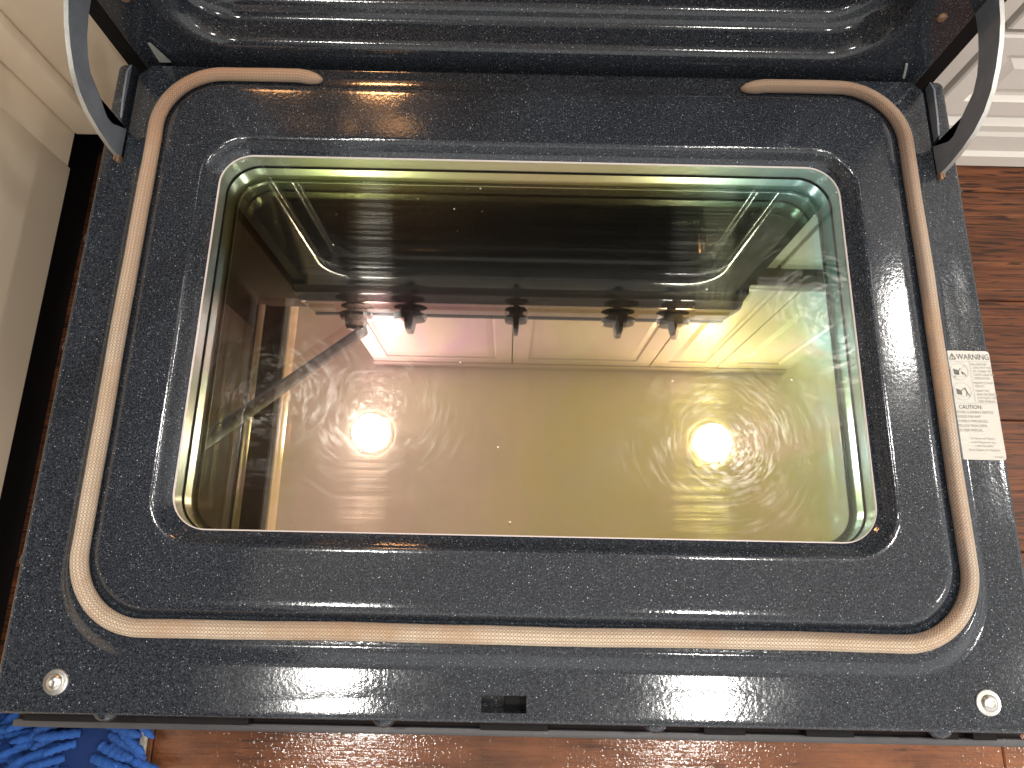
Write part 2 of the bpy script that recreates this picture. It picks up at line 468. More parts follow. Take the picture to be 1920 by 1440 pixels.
def cut(o, bmc):
    """subtract closed mesh bmc (door-level coordinates) from object o, keeping plain mesh data"""
    bmesh.ops.recalc_face_normals(bmc, faces=bmc.faces)
    bmesh.ops.translate(bmc, verts=bmc.verts, vec=(0, 0, ZD))
    me = bpy.data.meshes.new('cutter')
    bmc.to_mesh(me); bmc.free()
    c = bpy.data.objects.new('cutter', me)
    COL.objects.link(c)
    md = o.modifiers.new('b', 'BOOLEAN')
    md.operation = 'DIFFERENCE'; md.solver = 'EXACT'; md.object = c
    dg = bpy.context.evaluated_depsgraph_get()
    new = bpy.data.meshes.new_from_object(o.evaluated_get(dg))
    o.modifiers.clear()
    old = o.data
    o.data = new
    bpy.data.objects.remove(c); bpy.data.meshes.remove(me); bpy.data.meshes.remove(old)
    b2 = bmesh.new(); b2.from_mesh(new); sharpen(b2); b2.to_mesh(new); b2.free()
    new.name = o.name

def text_mesh(body, size, x, y, z, align='LEFT', sx=1.0):
    cu = bpy.data.curves.new('t', 'FONT')
    cu.body = body; cu.size = size; cu.align_x = align; cu.resolution_u = 2
    o = bpy.data.objects.new('t', cu)
    COL.objects.link(o)
    dg = bpy.context.evaluated_depsgraph_get()
    me = bpy.data.meshes.new_from_object(o.evaluated_get(dg))
    bpy.data.objects.remove(o); bpy.data.curves.remove(cu)
    me.transform(Matrix.Translation((x, y, z)) @ Matrix.Diagonal((sx, 1, 1, 1)))
    return me

# ------------------------------------------------------------------ room surfaces
def struct(o):
    o['kind'] = 'structure'
    return o

FZ = -ZD
bm = bmesh.new(); box(bm, -2.5, 2.5, -2.2, .7, FZ - .06, FZ - .012)
floor = struct(fin('floor', bm, M['black']))
bm = bmesh.new(); box(bm, -3.0, 3.0, -3.2, .72, 2.16, 2.26)
struct(fin('ceiling', bm, M['ceil']))
bm = bmesh.new(); box(bm, -3.0, 3.0, .70, .80, FZ, 2.156)
struct(fin('wall', bm, M['wall']))

# planks run left to right; a few lengths share mesh data
plank_w, plank_l = .155, .911
bm = bmesh.new()
rings = [[(x, y, z) for x, y in ((-a, -b), (a, -b), (a, b), (-a, b))] for a, b, z in
         ((plank_l / 2 - .0004, plank_w / 2 - .0004, -.012), (plank_l / 2 - .0004, plank_w / 2 - .0004, -.0016), (plank_l / 2 - .0016, plank_w / 2 - .0016, 0.0))]
vr = loft(bm, rings); bm.faces.new(vr[-1]); bm.faces.new(list(reversed(vr[0])))
bmesh.ops.recalc_face_normals(bm, faces=bm.faces)
plank_me = bpy.data.meshes.new('plank'); bm.to_mesh(plank_me); bm.free()
plank_me.materials.append(M['wood'])
row_off = [0.0, .37, .62, .18, .78, .45, .27]
for k in range(-10, 4):
    yc = .0615 + (k - .5) * plank_w
    ofs = {(-4): .524 - .4555}.get(k, (row_off[k % 7] * plank_l))
    for j in range(-3, 3):
        xc = ofs + j * plank_l
        if abs(xc) > 1.9:
            continue
        o = link('plank', plank_me, floor)
        o.location = (xc, yc, FZ + ZD)

# ------------------------------------------------------------------ ceiling lights
def ceiling_light(x, y, label, rx=.0725, ry=.0725):
    t = thing('ceiling_light', (x, y, 2.16), label, 'ceiling light', 'lights in the ceiling')
    bm = bmesh.new()
    n = 32
    rings = []
    for r, h in ((1.30, -.001), (1.28, -.006), (1.04, -.008), (1.0, -.004)):
        rings.append([(x + rx * r * math.cos(2 * math.pi * i / n), y + ry * r * math.sin(2 * math.pi * i / n), 2.16 + h) for i in range(n)])
    loft(bm, rings)
    fin('trim_ring', bm, M['trim'], t)
    bm = bmesh.new()
    vs = [bm.verts.new((x + rx * math.cos(2 * math.pi * i / n), y + ry * math.sin(2 * math.pi * i / n), 2.155)) for i in range(n)]
    bm.faces.new(list(reversed(vs)))
    fin('lens', bm, M['lamp'], t, recalc=False)
    return t
ceiling_light(-.582, .06, 'round recessed ceiling light mirrored at left in the oven window')
ceiling_light(.818, .05, 'round recessed ceiling light mirrored at right in the oven window')
ceiling_light(-.66, -1.05, 'round ceiling light behind the viewer glinting at left on the door flange')
ceiling_light(.74, -1.05, 'round ceiling light behind the viewer glinting at right on the door flange')
ceiling_light(1.66, .60, 'long oval ceiling light glinting on the right rail of the door', .07, .17)
ceiling_light(-1.55, -1.2, 'round ceiling light over the mop corner of the floor')
ceiling_light(2.65, .05, 'unseen ceiling light added far right in the front row to brighten the left cabinet')  # added fill lamp, out of view, to brighten the left cabinet
ceiling_light(2.65, -1.05, 'unseen ceiling light added far right behind the viewer to brighten the left cabinet')  # second added fill lamp for the left cabinet, out of view

# ------------------------------------------------------------------ range
rng = thing('oven_range', (0, .3, FZ), 'black speckled range with its oven door folded open flat', 'oven')

# --- oven door: enamelled inner panel, one closed body around the window hole
R = lambda x0, x1, y0, y1, r, z: [(x, y, z) for x, y in rring(x0, x1, y0, y1, r, 14)]
rings = [
    R(-.369, .369, -.5325, -.0010, .004, -.030),
    R(-.3700, .3700, -.5335, .0000, .005, -.012),
    R(-.3700, .3700, -.5335, .0000, .005, -.004),
    R(-.3694, .3694, -.5329, -.0006, .005, -.0016),
    R(-.3680, .3680, -.5315, -.0016, .005, -.0003),
    R(-.3660, .3660, -.5295, -.0022, .006, .0),
    R(-.3400, .3400, -.5000, -.0034, .066, .0),
    R(-.3365, .3365, -.4975, -.0040, .065, .0002),
    R(-.3345, .3345, -.4950, -.0050, .063, .0014),
    R(-.3320, .3320, -.4885, -.0066, .060, .0050),
    R(-.3305, .3305, -.4855, -.0078, .058, .0060),
    R(-.3285, .3285, -.4825, -.0090, .057, .0060),
    R(-.3235, .3235, -.4765, -.0140, .054, .0042),
    R(-.3165, .3165, -.4690, -.0215, .050, .0042),
    R(-.3130, .3130, -.4660, -.0250, .047, .0050),
    R(-.3108, .3108, -.4636, -.0272, .045, .0085),
    R(-.3095, .3095, -.4618, -.0285, .043, .0107),
    R(-.3075, .3075, -.4596, -.0303, .042, .0121),
    R(-.3045, .3045, -.4566, -.0330, .041, .0127),
    R(-.3010, .3010, -.4530, -.0365, .040, .0128),
    R(-.2765, .2765, -.4200, -.0786, .039, .0128),
    R(-.2745, .2745, -.4178, -.0806, .037, .0127),
    R(-.2732, .2732, -.4165, -.0818, .036, .0122),
    R(-.2721, .2721, -.4153, -.0829, .035, .0110),
    R(-.2712, .2712, -.4142, -.0838, .034, .0092),
    R(-.2688, .2688, -.4105, -.0862, .031, .0036),
    R(-.2676, .2676, -.4088, -.0874, .030, .0016),
    R(-.2662, .2662, -.4068, -.0888, .029, .0004),
    R(-.2655, .2655, -.4060, -.0895, .028, -.0010),
    R(-.2690, .2690, -.4095, -.0860, .030, -.0022),
    R(-.2720, .2720, -.4125, -.0830, .032, -.030),
]
bm = bmesh.new()
loft(bm, rings, loop=True)
door = fin('oven_door', bm, M['enamel'], rng)
# small pressed tabs on the bottom and side rims
for x, y in ((-.292, -.5335), (-.097, -.5335), (.094, -.5335), (.294, -.5335)):
    bmt = bmesh.new()
    lathe(bmt, [(.0095, -.006), (.0085, -.003), (.006, -.0012), (.003, -.0006)], (x, y + .0045, 0), 20)
    fin('rim_tab', bmt, M['enamel'], door)
for x, y in ((-.370, -.265), (.370, -.108), (.370, -.43), (-.370, -.43), (-.370, -.17)):
    bmt = bmesh.new()
    lathe(bmt, [(.006, -.006), (.0055, -.003), (.004, -.0012), (.002, -.0006)], (x - math.copysign(.0035, x), y, 0), 16)
    fin('rim_tab', bmt, M['enamel'], door)
# slots for the hinge arms and the latch
bmc = bmesh.new()
for s in (-1, 1):
    poly = [(.3495, -.099), (.3572, -.099), (.3572, .01), (.340, .01), (.340, -.0012), (.3495, -.012)]
    lo = [bmc.verts.new((s * x, y, -.02)) for x, y in poly]
    hi = [bmc.verts.new((s * x, y, .01)) for x, y in poly]
    bmc.faces.new(lo); bmc.faces.new(list(reversed(hi)))
    for i in range(6):
        j = (i + 1) % 6
        bmc.faces.new((lo[i], hi[i], hi[j], lo[j]))
box(bmc, -.0285, .0030, -.5262, -.5150, -.022, .01)
cut(door, bmc)
bm = bmesh.new()
box(bm, -.036, -.0125, -.5285, -.512, -.0295, -.0235)
box(bm, -.0125, .010, -.5285, -.512, -.0295, -.0135, bev=.001)
fin('latch_strike', bm, M['black'], door)

# --- gasket: one braided rope lying in the groove, open at the top middle
def gasket_path():
    z0 = .0086
    x0, x1, y0, y1, r = -.3215, .3220, -.4742, -.0163, .053
    pts = []
    xs, xe = -.184, .185
    # start at left end of the top run, go left, down, along the bottom, up, and back to the right end
    def seg(a, b, step=.004):
        n = max(1, int((Vector(b) - Vector(a)).length / step))
        for i in range(n):
            q = Vector(a).lerp(Vector(b), i / n); pts.append(tuple(q))
    def arc(cx, cyy, a0, a1, n=22):
        for i in range(n):
            a = math.radians(a0 + (a1 - a0) * i / n)
            pts.append((cx + r * math.cos(a), cyy + r * math.sin(a), z0))
    seg((xs, y1 - .0022, z0 - .002), (xs - .02, y1, z0)); seg((xs - .02, y1, z0), (x0 + r, y1, z0))
    arc(x0 + r, y1 - r, 90, 180)
    seg((x0, y1 - r, z0), (x0, y0 + r, z0)); arc(x0 + r, y0 + r, 180, 270)
    seg((x0 + r, y0, z0), (x1 - r, y0, z0)); arc(x1 - r, y0 + r, 270, 360)
    seg((x1, y0 + r, z0), (x1, y1 - r, z0)); arc(x1 - r, y1 - r, 0, 90)
    seg((x1 - r, y1, z0), (xe + .02, y1, z0)); seg((xe + .02, y1, z0), (xe, y1 - .0018, z0 - .002)); pts.append((xe - .0005, y1 - .002, z0 - .0025))
    return pts
gp = gasket_path()
bm = bmesh.new()
uvl = bm.loops.layers.uv.new('UVMap')
NG = 18
L = [0.0]
for a, b in zip(gp, gp[1:]):
    L.append(L[-1] + (Vector(b) - Vector(a)).length)
rows = []
for i, pnt in enumerate(gp):
    d = (Vector(gp[min(i + 1, len(gp) - 1)]) - Vector(gp[max(0, i - 1)])).normalized()
    s = d.cross(Vector((0, 0, 1))).normalized(); u = s.cross(d)
    e = min(L[i], L[-1] - L[i])
    fr = .0060 * (min(1.0, (.30 + .70 * math.sqrt(min(1.0, e / .012)))))
    fr *= 1 + .010 * math.sin(L[i] * 61) + .008 * math.sin(L[i] * 143 + 1)
    wob = .0003 * math.sin(L[i] * 23) + .00015 * math.sin(L[i] * 57)
    rows.append([bm.verts.new(Vector(pnt) + s * wob + fr * (math.cos(2 * math.pi * k / NG) * s * 1.06 + math.sin(2 * math.pi * k / NG) * u * .74)) for k in range(NG)])
for i in range(len(rows) - 1):
    for k in range(NG):
        k2 = (k + 1) % NG
        f = bm.faces.new((rows[i][k], rows[i][k2], rows[i + 1][k2], rows[i + 1][k]))
        for lp, (uu, vv) in zip(f.loops, ((L[i], k / NG), (L[i], (k + 1) / NG), (L[i + 1], (k + 1) / NG), (L[i + 1], k / NG))):
            lp[uvl].uv = (uu, vv)
bm.faces.new(rows[0]); bm.faces.new(list(reversed(rows[-1])))
fin('gasket', bm, M['gasket'], door, sharp=70)

# --- window pack
bm = bmesh.new()
W = lambda o, z: [(x, y, z) for x, y in rring(-.2675 - o, .2675 + o, -.4080 - o, -.0875 + o, .029 + o, 14)]
loft(bm, [W(.0, -.0026), W(.0002, -.0110), W(.0, -.0208)])
fin('window_frame', bm, M['wframe'], door)
bm = bmesh.new()
loft(bm, [W(-.0006, -.0206), W(-.0008, -.0222)])
fin('pane_seal', bm, M['black'], door)
bm = bmesh.new()
vr = loft(bm, [W(.0, -.0052), W(.0, -.0022), W(-.0008, -.0018)])
bm.faces.new(vr[-1]); bm.faces.new(list(reversed(vr[0])))
bm.free()
bm = bmesh.new()
bm.faces.new([bm.verts.new(q) for q in W(-.0004, -.0024)])
fin('clear_glass', bm, M['clear'], door)
bm = bmesh.new()
ring_pts = W(.0006, -.0220)
ring_lo = W(.0006, -.0262)
vr = loft(bm, [ring_lo, ring_pts])
bm.faces.new(vr[-1]); bm.faces.new(list(reversed(vr[0])))
fin('coated_glass', bm, M['coated'], door)

bm = bmesh.new()
loft(bm, [W(.0012, -.0030), W(.0012, -.0012), W(-.0026, -.0010), W(-.0030, -.0020)])  # pale ring stands in for the lit edge of the glass
fin('lit_window_rim', bm, M['lit_rim'], door)

# --- outer front panel of the door with its spacers
bm = bmesh.new()
box(bm, -.3755, .3755, -.5446, -.004, -.052, -.0395, bev=.0012)
fin('front_panel', bm, M['gloss_black'], door)
bm = bmesh.new()
box(bm, -.3765, .3765, -.5498, -.5444, -.053, -.0362, bev=.0012)
fin('front_edge_trim', bm, M['edge'], door)
bm = bmesh.new()
for x0, x1 in ((-.365, -.20), (-.03, .02), (.135, .165), (.21, .245), (.305, .322), (.333, .35)):
    box(bm, x0, x1, -.5440, -.528, -.0385, -.0300)
box(bm, -.362, .362, -.520, -.008, -.0384, -.0300)
fin('spacer_strip', bm, M['black'], door)

# --- screws
for x, y, rot in ((-.327, -.512, .5), (.327, -.513, .2)):
    bm = bmesh.new()
    lathe(bm, [(.0086, 0), (.0088, .0006), (.0084, .0013), (.0066, .0015)], (x, y, .0001), 32)
    lathe(bm, [(.0058, .0014), (.0057, .0024), (.0050, .0036), (.0036, .0045), (.0024, .0048), (.0021, .0036), (.0004, .0034)], (x, y, .0001), 6 * 4)
    fin('screw', bm, M['zinc'], door)

# --- warning label: paper, rules, pictograms, lettering
LX0, LX1, LY1, LY0, LZ = .3345, .3687, -.2540, -.3415, .0008
bm = bmesh.new()
pr = rring(LX0, LX1, LY0, LY1, .0025, 6)
lo = [(x, y, .0002) for x, y in pr]; hi = [(x, y, LZ) for x, y in pr]
vr = loft(bm, [lo, hi]); bm.faces.new(vr[-1])
fin('warning_label', bm, M['paper'], door)
bmi = bmesh.new(); bms = bmesh.new(); bml = bmesh.new()
zt = LZ + .00025
def put(bmx, body, size, x, y, align='LEFT', sx=1.0):
    me = text_mesh(body, size, x, y, zt, align, sx)
    bmx.from_mesh(me); bpy.data.meshes.remove(me)
def quad(bmx, pts, z=None):
    bmx.faces.new([bmx.verts.new((x, y, zt if z is None else z)) for x, y in pts])
def line(bmx, a, b, w, z=None):
    d = (Vector(b) - Vector(a)).normalized(); nn = Vector((-d.y, d.x)) * w / 2
    a, b = Vector(a), Vector(b)
    quad(bmx, [tuple(a + nn), tuple(a - nn), tuple(b - nn), tuple(b + nn)], z)
def ringf(bmx, cx, cyy, r, w, n=28):
    o = [bmx.verts.new((cx + r * math.cos(2 * math.pi * i / n), cyy + r * math.sin(2 * math.pi * i / n), zt)) for i in range(n)]
    q = [bmx.verts.new((cx + (r - w) * math.cos(2 * math.pi * i / n), cyy + (r - w) * math.sin(2 * math.pi * i / n), zt)) for i in range(n)]
    for i in range(n):
        j = (i + 1) % n
        bmx.faces.new((o[i], o[j], q[j], q[i]))
put(bmi, 'WARNING', .0067, .3420, -.2613, sx=.80)
# warning triangle with an exclamation mark
for a, b in (((.3362, -.2612), (.3413, -.2612)), ((.3413, -.2612), (.33875, -.2565)), ((.33875, -.2565), (.3362, -.2612))):
    line(bmi, a, b, .0006)
line(bmi, (.33875, -.2580), (.33875, -.2598), .0007); line(bmi, (.33875, -.2602), (.33875, -.2608), .0007)
line(bml, (.3350, -.2628), (.3682, -.2628), .0004)
line(bml, (.3518, -.2628), (.3518, -.2968), .0004)
line(bml, (.3350, -.2970), (.3682, -.2970), .0004)
for cyy, up in ((-.2712, False), (-.2875, True)):
    ringf(bml, .3428, cyy, .0073, .0006)
    quad(bmi, [(.3378, cyy + .0022), (.3420, cyy + .0008), (.3422, cyy - .0030), (.3384, cyy - .0024)])     # little range
    line(bmi, (.3420, cyy + .0004), (.3436, cyy + .0024), .0005)                                           # its open door
    if up:
        line(bmi, (.3448, cyy + .0030), (.3462, cyy - .0006), .0009); line(bmi, (.3462, cyy - .0006), (.3455, cyy - .0036), .0006)
        line(bmi, (.3462, cyy - .0006), (.3482, cyy - .0040), .0006); line(bmi, (.3450, cyy + .0022), (.3430, cyy + .0016), .0005)
    else:
        line(bmi, (.3440, cyy - .0006), (.3466, cyy - .0022), .0009); line(bmi, (.3452, cyy - .0002), (.3448, cyy - .0028), .0005)
        line(bmi, (.3466, cyy - .0022), (.3474, cyy - .0040), .0005)
        line(bml, (.3378, cyy - .0052), (.3480, cyy + .0050), .0006)
    line(bml, (.3376, cyy - .0042), (.3478, cyy - .0042), .0004)
yy = -.2660
for s in ('\u2022ALL RANGES', '  CAN TIP IF YOU', '  SIT, STAND OR', '  DOOR LEAN ON', '  OPEN DOOR.'):
    put(bms, s, .0027, .3524, yy, sx=.78); yy -= .0029
yy -= .0008
for s in ('\u2022INJURY COULD', '  RESULT.'):
    put(bms, s, .0027, .3524, yy, sx=.78); yy -= .0027
yy -= .0012
for s in ('\u2022VERIFY THE', '  ANTI-TIP DEVICE', '  IS IN PLACE. SEE', '  USER MANUAL.'):
    put(bms, s, .0027, .3524, yy, sx=.78); yy -= .0028
put(bmi, 'CAUTION:', .0046, .3378, -.3016, sx=.85)
yy = -.3052
for s in ('BEFORE CLEANING, REMOVE', 'BROILER PAN AND', 'UTENSILS. WIPE EXCESS', 'SPILLAGE FROM OVEN.', 'SEE USER MANUAL.'):
    put(bms, s, .0031, .3346, yy, sx=.74); yy -= .0036
yy = -.3256
for s in ('For Service and Support', 'www.GEAppliances.com', 'or 800.GE.CARES', 'Please Register your Appliance'):
    put(bms, s, .0024, .3528, yy, 'CENTER', .8); yy -= .0030
put(bms, '31-78684-1', .0020, .3672, -.3398, 'RIGHT', .8)
fin('label_lettering', bmi, M['ink'], door)
fin('label_small_print', bms, M['ink_soft'], door)
fin('label_rules', bml, M['ink_lines'], door)

# --- hinge arms: curved steel hooks standing in the door slots
outer = [(.055, .104), (.03, .100), (-.004, .0935), (-.020, .0910), (-.036, .0862), (-.052, .0790), (-.066, .0705), (-.077, .0600), (-.0850, .0470), (-.0905, .0310), (-.0940, .0140), (-.0955, -.002)]
inner = [(-.0660, -.002), (-.0700, .0080), (-.0742, .0170), (-.0738, .0240), (-.0700, .0300), (-.0645, .0365), (-.0600, .0450), (-.0540, .0530), (-.0440, .0595), (-.0300, .0648), (-.0120, .0682), (.02, .0700), (.055, .072)]
for s, xa in ((-1, .3530), (1, .3520)):
    bm = bmesh.new()
    poly = outer + inner
    A = [bm.verts.new((s * xa, y, z)) for y, z in poly]
    C = [bm.verts.new((s * (xa + .0036), y, z)) for y, z in poly]
    bm.faces.new(A); bm.faces.new(list(reversed(C)))
    for i in range(len(poly)):
        j = (i + 1) % len(poly)
        f = bm.faces.new((A[i], C[i], C[j], A[j]))
        if i < len(outer) - 1:
            f.material_index = 1
    bmesh.ops.triangulate(bm, faces=[f for f in bm.faces if len(f.verts) > 4])
    arm = fin('hinge_arm', bm, [M['arm'], M['raw']], rng, sharp=25)
    bm = bmesh.new()
    box(bm, s * xa - .0010, s * xa + .0016, -.1010, -.0940, -.010, .0035, bev=.0006)
    box(bm, s * (xa + .0035) - .0008, s * (xa + .0035) + .0008, -.0985, -.0900, -.010, .0022, bev=.0004)
    fin('hinge_hook', bm, M['rust'], arm)
    # claw of the hinge beside the corner of the door
    bm = bmesh.new()
    pz = [(-.004, .0), (-.058, .0), (-.056, .0065), (-.040, .0085), (-.012, .010), (-.002, .0065)]
    xo = xa + .0045
    A = [bm.verts.new((s * xo, y, z - .006)) for y, z in pz]; C = [bm.verts.new((s * (xo + .0016), y, z - .006)) for y, z in pz]
    bm.faces.new(A); bm.faces.new(list(reversed(C)))
    for i in range(len(pz)):
        j = (i + 1) % len(pz)
        bm.faces.new((A[i], C[i], C[j], A[j]))
    fin('hinge_claw', bm, M['arm'], rng)
    bm = bmesh.new()
    tri = [(.010, .001), (.0, .0), (.0, .004), (.004, .022)] if s > 0 else [(.020, .001), (.0, .0), (.0, .012), (.003, .024)]
    A = [bm.verts.new((s * .3325, -.001 + .0 * y, z)) for y, z in tri]
    bm.free()
    bm = bmesh.new()
    w = .0022 if s > 0 else .010
    x0 = s * .3330
    q0 = [(x0, .001, .001), (x0 - s * w, .001, .001), (x0 - s * .002, .0025, .0215), (x0, .0025, .0215)] if s < 0 else [(.3345, .001, .001), (.3325, .001, .001), (.3262, .0022, .017), (.3282, .0022, .017)]
    A = [bm.verts.new(v) for v in q0]; C = [bm.verts.new((x, y + .0014, z)) for x, y, z in q0]
    bm.faces.new(A); bm.faces.new(list(reversed(C)))
    for i in range(4):
        j = (i + 1) % 4
        bm.faces.new((A[i], C[i], C[j], A[j]))
    fin('hinge_bracket', bm, M['raw'], rng)

# --- front frame with the rolled oven mouth, and the cavity behind it
def FR(x, z0, z1, r, y):
    return [(px, y, pz) for px, pz in rring(-x, x, z0, z1, r, 14)]
rings = [
    FR(.3535, -.060, .470, .004, .030),
    FR(.3535, -.060, .470, .004, .0080),
    FR(.3525, -.059, .469, .004, .0066),
    FR(.3500, -.056, .466, .004, .0060),
    FR(.3110, .0100, .434, .050, .0060),
    FR(.3075, .0135, .431, .049, .0063),
    FR(.3048, .0163, .4285, .048, .0072),
    FR(.3028, .0184, .4265, .047, .0087),
    FR(.3013, .0199, .425, .046, .0108),
    FR(.3004, .0209, .424, .0455, .0135),
    FR(.2985, .0227, .422, .045, .0200),
    FR(.2970, .0241, .4205, .044, .0250),
    FR(.2960, .0252, .4195, .0435, .0282),
    FR(.2946, .0272, .418, .043, .0304),
    FR(.2925, .0300, .416, .042, .0318),
    FR(.2900, .0335, .4135, .041, .0328),
    FR(.2882, .0360, .4115, .040, .0340),
    FR(.2869, .0378, .410, .039, .0358),
    FR(.2860, .0391, .409, .038, .0384),
    FR(.2856, .0398, .4085, .037, .0420),
    FR(.2855, .0400, .4085, .037, .0480),
    FR(.2855, .0400, .4085, .037, .0700),
    FR(.2855, .0400, .4085, .037, .4600),
]
bm = bmesh.new()
vr = loft(bm, rings)
bm.faces.new(vr[-1])
fin('front_frame', bm, M['enamel'], rng)
bm = bmesh.new()
lathe(bm, [(.004, 0), (.014, .004), (.019, .014), (.017, .026), (.008, .032)], (-.21, .26, .305), 16)
bmesh.ops.scale(bm, verts=bm.verts, vec=(1.8, 1, 1), space=Matrix.Translation((.21, 0, 0)))
fin('oven_bulb', bm, M['oven_lamp'], rng)
for x, z in ((-.3275, .068), (.3270, .066)):
    bm = bmesh.new()
    lathe(bm, [(.0040, 0), (.0040, .0014), (.0028, .0028), (.0010, .0031)], (x, .006, z), 16, 'y')
    fin('frame_screw', bm, M['rust'], rng)
for s in (-1, 1):
    bm = bmesh.new()
    box(bm, s * .374, s * .352, .014, .66, FZ + .02, .60)
    fin('side_panel', bm, M['black'], rng)
bm = bmesh.new()
box(bm, -.372, .372, .62, .66, FZ + .02, .62)
box(bm, -.350, .350, .02, .66, .470, .60)
fin('body_back', bm, M['black'], rng)
bm = bmesh.new()
box(bm, -.370, .370, -.018, .012, FZ + .09, -.075, bev=.004)
fin('storage_drawer', bm, M['gloss_black'], rng)

# --- control panel with five knobs
bm = bmesh.new()
th = math.radians(8.0)
prof = [(-.003, .518), (.0100, .610), (.0075, .611), (.0085, .619), (.020, .624), (.60, .624), (.60, .598), (.05, .598), (.05, .472), (.008, .472), (.006, .500), (-.001, .512)]
A = [bm.verts.new((-.378, y, z)) for y, z in prof]; C = [bm.verts.new((.378, y, z)) for y, z in prof]
bm.faces.new(A); bm.faces.new(list(reversed(C)))
for i in range(len(prof)):
    j = (i + 1) % len(prof)
    f = bm.faces.new((A[i], C[i], C[j], A[j]))
    f.material_index = 0 if i < 1 else 1
cp = fin('control_panel', bm, [M['steel'], M['black']], rng)
def knob(x, r, turn):
    bm = bmesh.new()
    lathe(bm, [(r * .62, -.006), (r * .62, .004), (r, .006), (r * 1.0, .012), (r * .92, .017), (r * .6, .018)], (0, 0, 0), 28, 'y')
    hb = bmesh.new()
    w, h = r * .30, r * .98
    vr = loft(hb, [[(px, -.016, pz) for px, pz in rring(-w, w, -h, h, w * .6, 5)], [(px, -.030, pz) for px, pz in rring(-w * .8, w * .8, -h * .95, h * .9, w * .5, 5)],
                   [(px, -.038, pz) for px, pz in rring(-w * .55, w * .55, -h * .85, h * .7, w * .4, 5)]])
    hb.faces.new(vr[-1])
    bmesh.ops.rotate(hb, verts=hb.verts, cent=(0, 0, 0), matrix=Matrix.Rotation(turn, 3, 'Y'))
    me = bpy.data.meshes.new('h'); hb.to_mesh(me); hb.free(); bm.from_mesh(me); bpy.data.meshes.remove(me)
    bmesh.ops.rotate(bm, verts=bm.verts, cent=(0, 0, 0), matrix=Matrix.Rotation(-th, 3, 'X'))
    bmesh.ops.translate(bm, verts=bm.verts, vec=(x, .002, .572))
    return fin('knob', bm, M['knob'], cp)
knob(-.292, .029, .35); knob(-.196, .030, -.05); knob(-.006, .021, .0); knob(.177, .030, .10); knob(.276, .029, .3)

# ------------------------------------------------------------------ neighbouring cabinets
GB = 'cream painted base cabinets round the range'
t = thing('base_cabinet', (-.9, -.7, FZ), 'cream painted cabinet side standing along the left of the open door', 'cabinet', GB)
B('side_panel', M['white'], t, -1.15, -.498, -1.5, -.020, -.140, .60, bev=.0015)
B('corner_filler', M['white'], t, -1.15, -.5005, -.0195, .66, -.138, .168)
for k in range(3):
    B('drawer_front', M['brown'], t, -.4978, -.484, -1.49 + k * .49, -1.49 + k * .49 + .484, .12, .597, bev=.002)  # added brown fronts, unseen directly, to darken the mirrored left side
B('toe_kick', M['black'], t, -1.15, -.570, -1.5, .66, FZ + .001, -.1405)  # toe board set forward, its black face standing in for shaded floor
B('added_dark_post', M['brown'], t, -.4985, -.4610, .0180, .0322, .169, .596, bev=.002)  # brown post added along with the fronts to darken the mirrored corner
B('countertop', M['counter'], t, -1.15, -.480, -1.5, .66, .602, .636, bev=.004)
t = thing('base_cabinet', (-.44, .3, FZ), 'narrow cream cabinet front wedged between range and left corner', 'cabinet', GB)
B('front_panel', M['white'], t, -.5000, -.3850, .0325, .66, -.1290, .60, bev=.0015)
B('base_rail', M['white'], t, -.4985, -.4640, .0195, .0322, -.1370, .168, bev=.003)
B('drawer_front', M['brown'], t, -.4600, -.388, .0150, .0322, .17, .596, bev=.002)  # made-up brown front, darkening the mirror image left of the range
B('toe_kick', M['black'], t, -.499, -.386, .10, .65, FZ + .002, -.1295)

t = thing('base_cabinet', (.9, .4, FZ), 'white cabinet with moulded drawer fronts standing right of the range', 'cabinet', GB)
B('carcass', M['brown'], t, .392, 1.7, .126, .66, FZ + .03, .60)
B('filler_stile', M['white2'], t, .386, .4805, .113, .1258, -.190, .598, bev=.001)
bm = bmesh.new()
prof = [(.1255, FZ + .001), (.1000, FZ + .001), (.1000, -.258), (.1045, -.252), (.1045, -.222), (.1070, -.216), (.1070, -.205), (.1120, -.198), (.1160, -.193), (.1255, -.193)]
A = [bm.verts.new((.386, y, z)) for y, z in prof]; C = [bm.verts.new((1.7, y, z)) for y, z in prof]
bm.faces.new(A); bm.faces.new(list(reversed(C)))
for i in range(len(prof)):
    j = (i + 1) % len(prof)
    bm.faces.new((A[i], C[i], C[j], A[j]))
fin('base_moulding', bm, M['white2'], t, sharp=20)
def panel_front(name, x0, x1, z0, z1, y, parent, mat, d=.018, rail=.05):
    """a door or drawer front: flat rails round a stepped, raised field"""
    bm = bmesh.new()
    rr = lambda o, yy: [(px, yy, pz) for px, pz in ((x0 + o, z0 + o), (x1 - o, z0 + o), (x1 - o, z1 - o), (x0 + o, z1 - o))]
    vr = loft(bm, [rr(0, y + d), rr(0, y + .002), rr(.002, y), rr(rail, y), rr(rail + .004, y + .006), rr(rail + .010, y + .006), rr(rail + min(.030, .35 * rail + .012), y + .001)])
    bm.faces.new(vr[-1]); bm.faces.new(vr[0])
    return fin(name, bm, mat, parent, sharp=12)
panel_front('drawer_front', .4855, 1.05, -.188, -.0620, .108, t, M['white2'], rail=.026)
panel_front('drawer_front', .4855, 1.05, -.0545, .30, .108, t, M['white2'], rail=.055)
panel_front('drawer_front', .4855, 1.05, .306, .59, .108, t, M['white2'], rail=.055)
panel_front('drawer_front', 1.056, 1.68, -.188, .59, .108, t, M['white2'], rail=.06)
B('countertop', M['counter'], t, .380, 1.7, .082, .66, .602, .636, bev=.004)

